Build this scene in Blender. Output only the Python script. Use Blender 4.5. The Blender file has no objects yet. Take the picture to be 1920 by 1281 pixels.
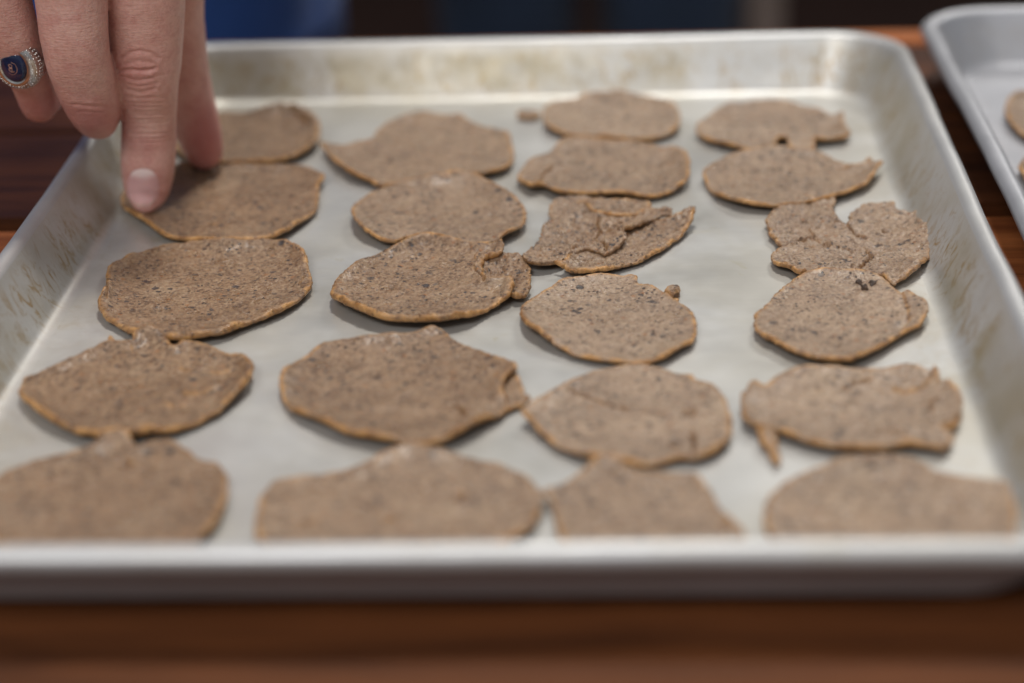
import bpy, bmesh, math, random
import numpy as np
from mathutils import Vector, Matrix, noise, geometry
from mathutils.bvhtree import BVHTree
random.seed(7); np.random.seed(7)
S = bpy.context.scene; C = S.collection
# ------------------------------------------------------------ camera, light, exposure
CAM=[[0.998459, 0.011923, 0.054207, 0.042218], [0.044069, 0.423427, -0.904858, -0.413954], [-0.033742, 0.905852, 0.422248, 0.27309], [0.0, 0.0, 0.0, 1.0]]
LENS=70.4614
PAN_W,PAN_L,PAN_INSET,PAN_H=0.33000,0.43468,0.01713,0.02456

cd = bpy.data.cameras.new('camera'); cam = bpy.data.objects.new('camera', cd); C.objects.link(cam)
cam.matrix_world = Matrix(CAM)
cd.sensor_width = 36; cd.lens = LENS; cd.clip_start = .01; cd.clip_end = 60
cd.dof.use_dof = True; cd.dof.focus_distance = .683; cd.dof.aperture_fstop = 3.9; cd.dof.aperture_blades = 0
S.camera = cam
RIGHT = Vector((CAM[0][0], CAM[1][0], CAM[2][0])); UP = Vector((CAM[0][1], CAM[1][1], CAM[2][1]))
EYE = Vector((CAM[0][3], CAM[1][3], CAM[2][3])); TOCAM = Vector((CAM[0][2], CAM[1][2], CAM[2][2]))
S.view_settings.view_transform = 'Standard'; S.view_settings.look = 'None'
S.view_settings.exposure = -.05; S.view_settings.gamma = 1
w = bpy.data.worlds.new('World'); S.world = w; w.use_nodes = True
bg = w.node_tree.nodes['Background']; bg.inputs[0].default_value = (.90, .94, 1, 1); bg.inputs[1].default_value = .30
def area(name, loc, target, size, power, col, sy=None):
    l = bpy.data.lights.new(name, 'AREA'); l.energy = power; l.color = col; l.size = size
    if sy: l.shape = 'RECTANGLE'; l.size_y = sy
    o = bpy.data.objects.new(name, l); C.objects.link(o); o.location = loc
    o.rotation_euler = (Vector(target) - Vector(loc)).to_track_quat('-Z', 'Y').to_euler()
    return o
area('ceiling_or_fill_lamp', (.10, .72, 1.75), (0, .2, 0), .28, 20, (1, .96, .90), .20)
area('ceiling_or_fill_lamp', (1.15, 2.6, 1.9), (0, .2, 0), .55, 17, (1, .965, .91), .40)
area('ceiling_or_fill_lamp', (-.42, -1.10, 1.30), (-.05, .2, 0), .8, 17, (1, .98, .97), .4)  # front fill behind the camera, added to brighten hand and tray front

# ------------------------------------------------------------ helpers
def link(name, me, mat=None, parent=None):
    o = bpy.data.objects.new(name, me); C.objects.link(o)
    if mat: me.materials.append(mat)
    if parent: o.parent = parent
    return o
def tag(o, label, cat, group=None):
    o['label'] = label; o['category'] = cat
    if group: o['group'] = group
    return o
def thing(name, label, cat, loc=(0, 0, 0), group=None):
    o = bpy.data.objects.new(name, None); C.objects.link(o); o.location = loc; o.empty_display_size = .02
    return tag(o, label, cat, group)
def mesh(name, V, F, smooth=True):
    me = bpy.data.meshes.new(name); me.from_pydata([tuple(v) for v in V], [], F); me.update()
    if smooth: me.polygons.foreach_set('use_smooth', [True] * len(me.polygons))
    return me
def fattr(me, name, vals):
    a = me.attributes.new(name, 'FLOAT', 'POINT'); a.data.foreach_set('value', np.asarray(vals, np.float32))
class N:
    """small node-tree writer"""
    def __init__(s, name):
        s.m = bpy.data.materials.new(name); s.m.use_nodes = True; s.t = s.m.node_tree
        s.b = s.t.nodes['Principled BSDF']; s.L = s.t.links
    def n(s, typ, **k):
        x = s.t.nodes.new(typ)
        for a, v in k.items():
            if a.startswith('i_'):
                key = a[2:]; key = int(key) if key.isdigit() else key.replace('_', ' ')
                if hasattr(v, 'is_linked') or isinstance(v, bpy.types.NodeSocket): s.L.new(v, x.inputs[key])
                else: x.inputs[key].default_value = v
            else: setattr(x, a, v)
        return x
    def coord(s, scale=(1, 1, 1), rot=(0, 0, 0), out='Object', loc=(0, 0, 0)):
        t = s.n('ShaderNodeTexCoord'); m = s.n('ShaderNodeMapping', i_Vector=t.outputs[out]); m.inputs['Scale'].default_value = scale
        m.inputs['Rotation'].default_value = rot; m.inputs['Location'].default_value = loc
        return m.outputs[0]
    def noise(s, vec, scale, detail=4, rough=.55, dist=0):
        return s.n('ShaderNodeTexNoise', i_Vector=vec, i_Scale=scale, i_Detail=detail, i_Roughness=rough, i_Distortion=dist).outputs['Fac']
    def vor(s, vec, scale, feature='F1', rnd=1.0):
        v = s.n('ShaderNodeTexVoronoi', feature=feature); s.L.new(vec, v.inputs['Vector']); v.inputs['Scale'].default_value = scale
        v.inputs['Randomness'].default_value = rnd
        return v
    def ramp(s, fac, stops):
        r = s.n('ShaderNodeValToRGB'); s.L.new(fac, r.inputs[0]); e = r.color_ramp.elements
        while len(e) < len(stops): e.new(.5)
        for i, (p, c) in enumerate(stops):
            e[i].position = p; e[i].color = (c, c, c, 1) if isinstance(c, (int, float)) else (*c, 1)
        return r.outputs[0]
    def mix(s, fac, a, b, mode='MIX'):
        x = s.n('ShaderNodeMix', data_type='RGBA', blend_type=mode)
        for sock, v in ((x.inputs[0], fac), (x.inputs[6], a), (x.inputs[7], b)):
            if isinstance(v, bpy.types.NodeSocket): s.L.new(v, sock)
            elif isinstance(v, (int, float)): sock.default_value = v
            else: sock.default_value = (*v, 1)
        return x.outputs[2]
    def math(s, op, a, b=0., c=None):
        x = s.n('ShaderNodeMath', operation=op)
        for i, v in enumerate((a, b, c)):
            if v is None: continue
            if isinstance(v, bpy.types.NodeSocket): s.L.new(v, x.inputs[i])
            else: x.inputs[i].default_value = v
        return x.outputs[0]
    def attr(s, name): return s.n('ShaderNodeAttribute', attribute_name=name).outputs['Fac']
    def bump(s, h, strength, dist):
        b = s.n('ShaderNodeBump', i_Height=h, i_Strength=strength, i_Distance=dist); s.L.new(b.outputs[0], s.b.inputs['Normal'])
    def set(s, **k):
        for a, v in k.items():
            a = a.replace('_', ' ')
            if isinstance(v, bpy.types.NodeSocket): s.L.new(v, s.b.inputs[a])
            else: s.b.inputs[a].default_value = (*v, 1) if isinstance(v, tuple) and len(v) == 3 and 'Color' in a else v
        return s

# ------------------------------------------------------------ materials
def mat_patty():
    s = N('cooked_patty')
    oi = s.n('ShaderNodeObjectInfo'); rnd = oi.outputs['Random']
    tc = s.n('ShaderNodeTexCoord').outputs['Object']
    off = s.n('ShaderNodeVectorMath', operation='MULTIPLY_ADD'); s.L.new(rnd, off.inputs[0]); off.inputs[1].default_value = (3, 5, 7); s.L.new(tc, off.inputs[2])
    v = off.outputs[0]
    st = s.n('ShaderNodeMapping', i_Vector=v); st.inputs['Scale'].default_value = (1, 1.1, 1); sv = st.outputs[0]
    big = s.noise(v, 55, 4, .6)
    mid = s.noise(sv, 260, 5, .65)
    fine = s.noise(sv, 900, 4, .7)
    base = s.mix(s.ramp(big, [(.32, 0), (.68, 1)]), (.176, .101, .055), (.335, .212, .126))
    base = s.mix(s.math('MULTIPLY', s.ramp(mid, [(.42, 0), (.66, 1)]), .6), base, (.43, .300, .195))
    base = s.mix(s.math('MULTIPLY', s.ramp(mid, [(.30, 1), (.46, 0)]), .65), base, (.115, .070, .047))
    base = s.mix(s.math('MULTIPLY', s.ramp(fine, [(.49, 0), (.60, 1)]), .60), base, (.52, .40, .29))
    base = s.mix(s.math('MULTIPLY', s.ramp(fine, [(.36, 1), (.46, 0)]), .62), base, (.075, .044, .030))
    gr = s.vor(v, 850); gs = s.n('ShaderNodeSeparateColor', i_Color=gr.outputs['Color']); gk = s.math('MULTIPLY_ADD', s.attr('tone'), -.50, .62); base = s.mix(s.math('MULTIPLY', gk, s.ramp(gs.outputs[0], [(.0, .68), (.45, 0)])), base, s.mix(1., base, (.52, .44, .40), 'MULTIPLY')); base = s.mix(s.math('MULTIPLY', gk, s.ramp(gs.outputs[1], [(.72, 0), (1, .55)])), base, (.52, .40, .28))
    tone = s.attr('tone'); base = s.mix(tone, s.mix(1., base, (.80, .72, .63), 'MULTIPLY'), s.mix(.17, base, (.54, .42, .33)))
    blot = s.noise(v, 24, 3, .55, .4); base = s.mix(s.ramp(blot, [(.38, .32), (.62, 0)]), base, s.mix(1., base, (.62, .55, .48), 'MULTIPLY')); base = s.mix(s.ramp(s.noise(v, 40, 3, .6), [(.56, 0), (.72, .30)]), base, (.44, .32, .21))
    # orange grains
    og = s.vor(sv, 300); og2 = s.ramp(og.outputs['Distance'], [(.16, 1), (.30, 0)])
    sel = s.n('ShaderNodeSeparateColor', i_Color=og.outputs['Color'])
    og3 = s.math('MULTIPLY', og2, s.ramp(sel.outputs[0], [(.80, 0), (.84, 1)]))
    base = s.mix(s.math('MULTIPLY', og3, .7), base, (.30, .12, .035))
    # dark peppery specks, two sizes, uneven shape
    wob = s.n('ShaderNodeTexNoise', i_Vector=v, i_Scale=700., i_Detail=2.)
    wv = s.n('ShaderNodeVectorMath', operation='MULTIPLY_ADD'); s.L.new(wob.outputs['Color'], wv.inputs[0]); wv.inputs[1].default_value = (.0012,) * 3; s.L.new(sv, wv.inputs[2])
    msk = 0
    clump = s.ramp(s.noise(v, 90, 2, .5), [(.38, .30), (.56, 1)])
    for sc, lo, thr in ((170, .66, .26), (300, .68, .31), (620, .60, .36)):
        vo = s.vor(wv.outputs[0], sc); se = s.n('ShaderNodeSeparateColor', i_Color=vo.outputs['Color'])
        k = s.math('MULTIPLY', s.ramp(vo.outputs['Distance'], [(thr * .7, 1), (thr, 0)]), s.ramp(se.outputs[1], [(lo, 0), (lo + .05, 1)]))
        msk = k if msk == 0 else s.math('MAXIMUM', msk, k)
    msk = s.math('MULTIPLY', msk, clump)
    base = s.mix(s.math('MULTIPLY', msk, .88), base, (.024, .021, .026))
    edge = s.attr('edge')
    en = s.math('MULTIPLY', edge, s.ramp(mid, [(.25, .55), (.6, 1)]))
    base = s.mix(s.ramp(en, [(.10, 0), (.70, .95)]), base, s.mix(s.ramp(mid, [(.32, 0), (.60, 1)]), (.20, .078, .018), (.55, .29, .098)))
    base = s.mix(s.math('MULTIPLY', msk, s.math('MULTIPLY', edge, .6)), base, (.03, .02, .015))
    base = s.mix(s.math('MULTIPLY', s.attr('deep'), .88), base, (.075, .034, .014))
    wet = s.noise(v, 120, 3, .6)
    s.set(Base_Color=base, Roughness=s.ramp(wet, [(.32, .22), (.55, .52)]), Specular_IOR_Level=.5)
    s.b.inputs['Coat Weight'].default_value = .14; s.b.inputs['Coat Roughness'].default_value = .24
    s.b.inputs['Subsurface Weight'].default_value = .12; s.b.inputs['Subsurface Radius'].default_value = (1, .45, .2); s.b.inputs['Subsurface Scale'].default_value = .0018
    h = s.math('ADD', s.math('MULTIPLY', mid, .7), s.math('ADD', s.math('MULTIPLY', fine, .45), s.math('MULTIPLY', msk, -.35)))
    s.bump(h, 1.0, .0010)
    return s.m
def mat_pan(name, warm):
    s = N(name)
    v = s.coord()
    wall = s.attr('wall')
    n1 = s.noise(v, 22, 5, .6); n2 = s.noise(v, 90, 6, .65, .6)
    geo = s.n('ShaderNodeNewGeometry')
    brush = s.noise(s.coord((6, 260, 260)), 6, 4, .7)
    patchy = s.noise(s.coord((1, 2.4, 1), (0, 0, .2)), 60, 6, .7, .8)
    base = s.mix(s.ramp(n1, [(.2, 0), (.8, 1)]), (.500, .495, .475) if warm else (.37, .375, .405), (.58, .575, .555) if warm else (.44, .445, .475))
    base = s.mix(s.math('MULTIPLY', s.ramp(patchy, [(.46, 0), (.66, 1)]), s.math('MULTIPLY_ADD', wall, .10, .20)), base, (.66, .65, .62) if warm else (.5, .505, .53))
    base = s.mix(s.math('MULTIPLY', s.ramp(brush, [(.35, 1), (.55, 0)]), .10), base, (.36, .35, .33))
    k = 1. if warm else .15
    # baked-on oil: thin golden runs down the walls, thin yellow film by the edges
    run = s.ramp(s.noise(s.coord((1, 1, .42)), 190, 6, .72, 1.1), [(.50, 0), (.62, 1)])
    zone = s.ramp(s.noise(v, 26, 3, .6), [(.34, 0), (.55, 1)])
    oil = s.math('MULTIPLY', s.math('MULTIPLY', run, zone), s.math('MULTIPLY', wall, .9 * k))
    base = s.mix(oil, base, (.36, .24, .10))
    film = s.math('MULTIPLY', s.ramp(s.noise(v, 15, 4, .6, .5), [(.42, 0), (.62, 1)]), s.math('MULTIPLY_ADD', wall, .44 * k, .22 * k))
    base = s.mix(film, base, (.36, .30, .175))
    spot = s.math('MULTIPLY', s.ramp(s.noise(v, 48, 3, .55, 1.0), [(.66, 0), (.72, 1)]), .30 * k)
    base = s.mix(spot, base, (.42, .36, .19))
    base = s.mix(s.attr('cool_clean'), base, (.50, .505, .53))  # cleaner metal; the rim's cool reflected tint is put into its colour
    rough_w = s.ramp(s.math('ADD', s.math('MULTIPLY', n2, .6), s.math('MULTIPLY', patchy, .4)), [(.36, .42), (.64, .58)]); rough = s.n('ShaderNodeMapRange', i_Value=wall); s.L.new(s.ramp(n1, [(.3, .37), (.7, .53)]), rough.inputs[3]); s.L.new(rough_w, rough.inputs[4]); rough = rough.outputs[0]
    s.set(Base_Color=base, Metallic=.55, Roughness=rough, Specular_IOR_Level=.4)
    h = s.math('ADD', s.math('MULTIPLY', brush, .5), s.math('MULTIPLY', n2, .8))
    s.bump(h, .07, .0005)
    return s.m
def mat_wood(name, dark, light):
    s = N(name)
    rnd = s.n('ShaderNodeObjectInfo').outputs['Random']
    tc = s.n('ShaderNodeTexCoord').outputs['Object']
    off = s.n('ShaderNodeVectorMath', operation='MULTIPLY_ADD'); s.L.new(rnd, off.inputs[0]); off.inputs[1].default_value = (9, 4, 7); s.L.new(tc, off.inputs[2])
    m = s.n('ShaderNodeMapping', i_Vector=off.outputs[0]); m.inputs['Scale'].default_value = (1.0, 11, 11)
    g = s.noise(m.outputs[0], 7, 7, .62, .7)
    m2 = s.n('ShaderNodeMapping', i_Vector=off.outputs[0]); m2.inputs['Scale'].default_value = (2.5, 120, 120)
    f = s.noise(m2.outputs[0], 9, 5, .65)
    base = s.mix(s.ramp(g, [(.36, 0), (.62, 1)]), dark, light)
    base = s.mix(s.math('MULTIPLY', s.ramp(f, [(.3, 1), (.52, 0)]), .35), base, tuple(c * .3 for c in dark))
    s.set(Base_Color=base, Roughness=.5, Specular_IOR_Level=.24); s.bump(f, .25, .0006)
    return s.m
def mat_skin():
    s = N('skin')
    v = s.coord()
    n = s.noise(v, 70, 4, .6); f = s.noise(v, 700, 3, .6); pore = s.vor(v, 1500)
    cross = s.noise(s.coord((260, 260, 1500)), 1, 3, .6)
    red = s.attr('red')
    base = s.mix(s.ramp(n, [(.3, 0), (.7, 1)]), (.62, .332, .272), (.76, .475, .40))
    base = s.mix(s.math('MULTIPLY', s.ramp(f, [(.35, 1), (.55, 0)]), .25), base, (.36, .15, .12))
    mot = s.noise(v, 180, 4, .6); base = s.mix(s.ramp(mot, [(.45, 0), (.68, .36)]), base, (.50, .185, .165))
    base = s.mix(s.math('MULTIPLY', red, .8), base, (.50, .165, .160))
    s.set(Base_Color=base, Roughness=s.ramp(n, [(.3, .36), (.7, .50)]), Specular_IOR_Level=.5)
    s.b.inputs['Subsurface Weight'].default_value = .25; s.b.inputs['Subsurface Radius'].default_value = (1, .35, .2); s.b.inputs['Subsurface Scale'].default_value = .0035
    h = s.math('ADD', s.math('MULTIPLY', cross, .9), s.math('ADD', s.math('MULTIPLY', f, .6), s.math('MULTIPLY', pore.outputs['Distance'], .25)))
    s.bump(h, .5, .0006)
    return s.m
def mat_nail():
    s = N('nail')
    l = s.attr('lunula'); e = s.attr('free'); v = s.coord()
    base = s.mix(l, (.66, .38, .37), (.80, .62, .59)); base = s.mix(e, base, (.64, .42, .36))
    s.set(Base_Color=base, Roughness=.30, Specular_IOR_Level=.5); s.b.inputs['Subsurface Weight'].default_value = .2; s.b.inputs['Subsurface Scale'].default_value = .002
    s.bump(s.noise(s.coord((1500, 1500, 60)), 1, 3, .5), .12, .0003)
    return s.m
def plain(name, col, rough=.5, metal=0., nscale=60, var=.25, bump=.15, bdist=.001, coat=0):
    s = N(name); v = s.coord(); n = s.noise(v, nscale, 5, .6)
    base = s.mix(s.ramp(n, [(.3, 0), (.7, 1)]), tuple(c * (1 - var) for c in col), tuple(min(1, c * (1 + var)) for c in col))
    s.set(Base_Color=base, Roughness=rough, Metallic=metal); s.b.inputs['Coat Weight'].default_value = coat
    if bump: s.bump(n, bump, bdist)
    return s.m
def mat_cloth(name, col):
    s = N(name); v = s.coord()
    wv = s.n('ShaderNodeTexWave', i_Vector=v, i_Scale=420.); wv.bands_direction = 'DIAGONAL'
    n = s.noise(v, 9, 4, .6)
    base = s.mix(s.ramp(n, [(.3, 0), (.7, 1)]), tuple(c * .7 for c in col), tuple(c * 1.25 for c in col))
    base = s.mix(s.math('MULTIPLY', wv.outputs['Fac'], .25), base, tuple(c * .5 for c in col))
    s.set(Base_Color=base, Roughness=.9); s.b.inputs['Sheen Weight'].default_value = .1; s.bump(wv.outputs['Fac'], .3, .0005)
    return s.m
M_PATTY = mat_patty(); M_PAN = mat_pan('worn_aluminium', True); M_PAN2 = mat_pan('clean_aluminium', False)
M_WOOD = mat_wood('dark_varnished_wood', (.052, .0160, .0050), (.135, .043, .0125)); M_WOOD3 = mat_wood('shaded_dark_wood', (.034, .0105, .0040), (.115, .036, .0115)); M_WOOD2 = mat_wood('orange_varnished_wood', (.20, .055, .016), (.46, .15, .045))  # M_WOOD3: dark wood with the shade between the trays put into its colour
M_SKIN = mat_skin(); M_NAIL = mat_nail()
M_SILVER = plain('worn_silver', (.66, .635, .60), .20, 1., 500, .2, .2, .0003)
M_STONE = plain('blue_stone', (.004, .014, .05), .12, 0, 300, .3, 0, coat=.6)
M_GOLD = plain('gilt_emblem', (.45, .26, .20), .35, .6, 300, .2, 0)
M_PEPPER = plain('peppercorn_black', (.075, .047, .032), .45, 0, 700, .75, .8, .0006)

# ------------------------------------------------------------ table
PITCH = .104; Y_GROOVE = .287
table = thing('wooden_table', 'reddish brown varnished plank table under the baking trays', 'table', (0, 0, -.03))
def box_bevel(x0, x1, y0, y1, z0, z1, bev):
    bm = bmesh.new(); bmesh.ops.create_cube(bm, size=1)
    for v in bm.verts:
        v.co = Vector(((x0 + x1) / 2 + v.co.x * (x1 - x0), (y0 + y1) / 2 + v.co.y * (y1 - y0), (z0 + z1) / 2 + v.co.z * (z1 - z0)))
    bmesh.ops.bevel(bm, geom=bm.edges[:], offset=bev, segments=2, affect='EDGES')
    me = bpy.data.meshes.new('plank'); bm.to_mesh(me); bm.free(); return me
ys = [Y_GROOVE + k * PITCH for k in range(-8, 3)] + [.520]
for a, b in zip(ys[:-1], ys[1:]):
    wide = abs(b - Y_GROOVE) < 1e-6
    me = box_bevel(-.95, 1.05, a + .0012, b - (.009 if wide else .0012), -.028, -.0008 - .0006 * random.random() + .03 - .03, .0018)
    far = b > .50
    o = link('plank', me, M_WOOD2 if far or abs(b - Y_GROOVE) < 1e-6 else M_WOOD3 if .25 < a < .42 or .15 < a < .2 else M_WOOD, table); o.location = (0, 0, .03)  # middle planks get the wood with shade painted in
me = box_bevel(-.93, 1.03, -.50, .505, -.075, -.030, .003)
o = link('frame', me, M_WOOD, table); o.location = (0, 0, .03)
M_FLOOR = plain('dark_floor', (.03, .013, .009), .55, 0, 4, .3)
me = mesh('floor', [(-6, -5, -.75), (6, -5, -.75), (6, 6, -.75), (-6, 6, -.75)], [(0, 1, 2, 3)], False)
o = link('floor', me, M_FLOOR); o['kind'] = 'structure'
M_WALL = plain('maroon_wall', (.022, .006, .006), .7, 0, 5, .3)
me = box_bevel(-6, 6, 4.2, 4.35, -.75, 2.2, .01); me.name = 'wall'
o = link('wall', me, M_WALL); o['kind'] = 'structure'

# ------------------------------------------------------------ baking tray
def rr(hw, hl, r, nc=14, ns=26, nl=34):
    pts = []
    cs = [(hw - r, hl - r, 0), (-hw + r, hl - r, 90), (-hw + r, -hl + r, 180), (hw - r, -hl + r, 270)]
    for i, (cx, cy, a0) in enumerate(cs):
        arc = [(cx + r * math.cos(math.radians(a0 + 90 * k / nc)), cy + r * math.sin(math.radians(a0 + 90 * k / nc))) for k in range(nc + 1)]
        pts += arc
        nx, ny, b0 = cs[(i + 1) % 4]
        st = (nx + r * math.cos(math.radians(b0)), ny + r * math.sin(math.radians(b0)))
        m = ns if i in (0, 2) else nl
        for k in range(1, m):
            t = k / m; pts.append((arc[-1][0] * (1 - t) + st[0] * t, arc[-1][1] * (1 - t) + st[1] * t))
    return pts
HW, HL = PAN_W / 2, PAN_L / 2
RB = .0034                                              # radius of the rolled rim
def pan_loft(profile, seedoff=0):
    """profile: list of (inset from outer edge, z, corner radius)"""
    V = []; n = None
    for ins, z, r in profile:
        p = rr(HW - ins, HL - ins, max(r, .004)); n = len(p)
        for x, y in p:
            k = noise.noise((x * 14, y * 14, 3.3)) * .0009 + noise.noise((x * 45, y * 45, 9.1)) * .00025
            kz = noise.noise((x * 11, y * 11, 7.7)) * .0005
            s = min(1, z / .01) if z > 0 else 0
            V.append((x * (1 + k * s / .16), y + HL + k * s * (1 if y > 0 else -1), z + kz * s))
    F = []
    for i in range(len(profile) - 1):
        for j in range(n):
            a, b = i * n + j, i * n + (j + 1) % n; F.append((a, b, b + n, a + n))
    return V, F, n
FL = .0012                                              # floor height (sheet thickness)
fil = .0055
wi = 2 * RB; 
for _ in range(20):
    ang = math.atan2(PAN_H - .004, PAN_INSET - wi); a0 = math.pi / 2 - ang; wi = RB + RB * 1.06 * math.cos(a0)
wall_prof = []
tl = fil * math.tan(ang / 2)
for k in range(9):
    a = ang * k / 8
    wall_prof.append((PAN_INSET + tl - fil * math.sin(a), FL + fil * (1 - math.cos(a))))
x_end, z_end = wall_prof[-1]
topz = PAN_H - RB + RB * math.sin(a0)
for k in range(1, 9):
    t = k / 8; wall_prof.append((x_end + (wi - x_end) * t, z_end + (topz - z_end) * t))
def crad(ins): return .030 - (ins) * .45
wall_prof = [(i_, z_, crad(i_)) for i_, z_ in wall_prof]
rim_prof = []
for k in range(17):
    a = a0 + (math.radians(245) - a0) * k / 16
    cx = RB; cz = PAN_H - RB
    rim_prof.append((cx + RB * 1.06 * math.cos(a), cz + RB * math.sin(a), crad(cx + RB * math.cos(a))))
rim_prof[0] = (wi, topz, crad(wi))
out_prof = [(i_ - .0011, z_ - .0009, crad(i_)) for i_, z_, _ in wall_prof[::-1]]
out_prof[0] = (wi - .0012, topz, crad(wi)); out_prof = [(a, max(b, .0001), c) for a, b, c in out_prof]
def make_pan(loc, label, mat):
    t = thing('baking_tray', label, 'baking tray', loc, 'rimmed aluminium baking trays')
    V, F, n = pan_loft(wall_prof)
    me = mesh('side_wall', V, F); fattr(me, 'wall', [min(1, max(0, (v[2] - .001) / .004)) * min(1, max(.12, (topz - v[2]) / .006)) for v in V]); link('side_wall', me, mat, t)
    V, F, n = pan_loft(rim_prof); me = mesh('rolled_rim', V, F); fattr(me, 'wall', [.0] * len(V)); fattr(me, 'cool_clean', [.45] * len(V)); link('rolled_rim', me, mat, t)
    V, F, n = pan_loft(out_prof); me = mesh('outer_wall', V, [f[::-1] for f in F][::1]); fattr(me, 'wall', [0.] * len(V)); fattr(me, 'cool_clean', [.8] * len(V)); link('outer_wall', me, mat, t)
    V, F, n = pan_loft([wall_prof[0]]); V = [(x, y, FL) for x, y, z in V]; V.append((0, HL, FL))
    # floor: rings drawn in to the middle with a little unevenness
    VV = []; FF = []
    ks = [0, .03, .08, .15, .25, .38, .52, .68, .84]
    for k in ks:
        for x, y, z in V[:-1]:
            X = x * (1 - k); Y = HL + (y - HL) * (1 - k)
            VV.append((X, Y, z + (0 if k == 0 else .00025 * noise.noise((X * 16, Y * 16, 1.7)))))
    VV.append((0, HL, FL))
    for i in range(len(ks) - 1):
        for j in range(n):
            a, b = i * n + j, i * n + (j + 1) % n; FF.append((a, b, b + n, a + n))
    i = len(ks) - 1
    for j in range(n): FF.append((i * n + j, i * n + (j + 1) % n, len(VV) - 1))
    me = mesh('tray_floor', VV, FF); fattr(me, 'wall', [.25 * max(0, 1 - (HW - PAN_INSET - abs(v[0])) / .03) for v in VV]); link('tray_floor', me, mat, t)
    for e in t.children:
        b_ = bmesh.new(); b_.from_mesh(e.data); bmesh.ops.recalc_face_normals(b_, faces=b_.faces); b_.to_mesh(e.data); b_.free()
    return t
pan = make_pan((0, 0, 0), 'worn aluminium baking tray in the middle, filled with rows of brown patties', M_PAN)
pan2 = make_pan((.3395, .0325, 0), 'cleaner bluish baking tray cut off by the right edge of the photo', M_PAN2)

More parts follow.
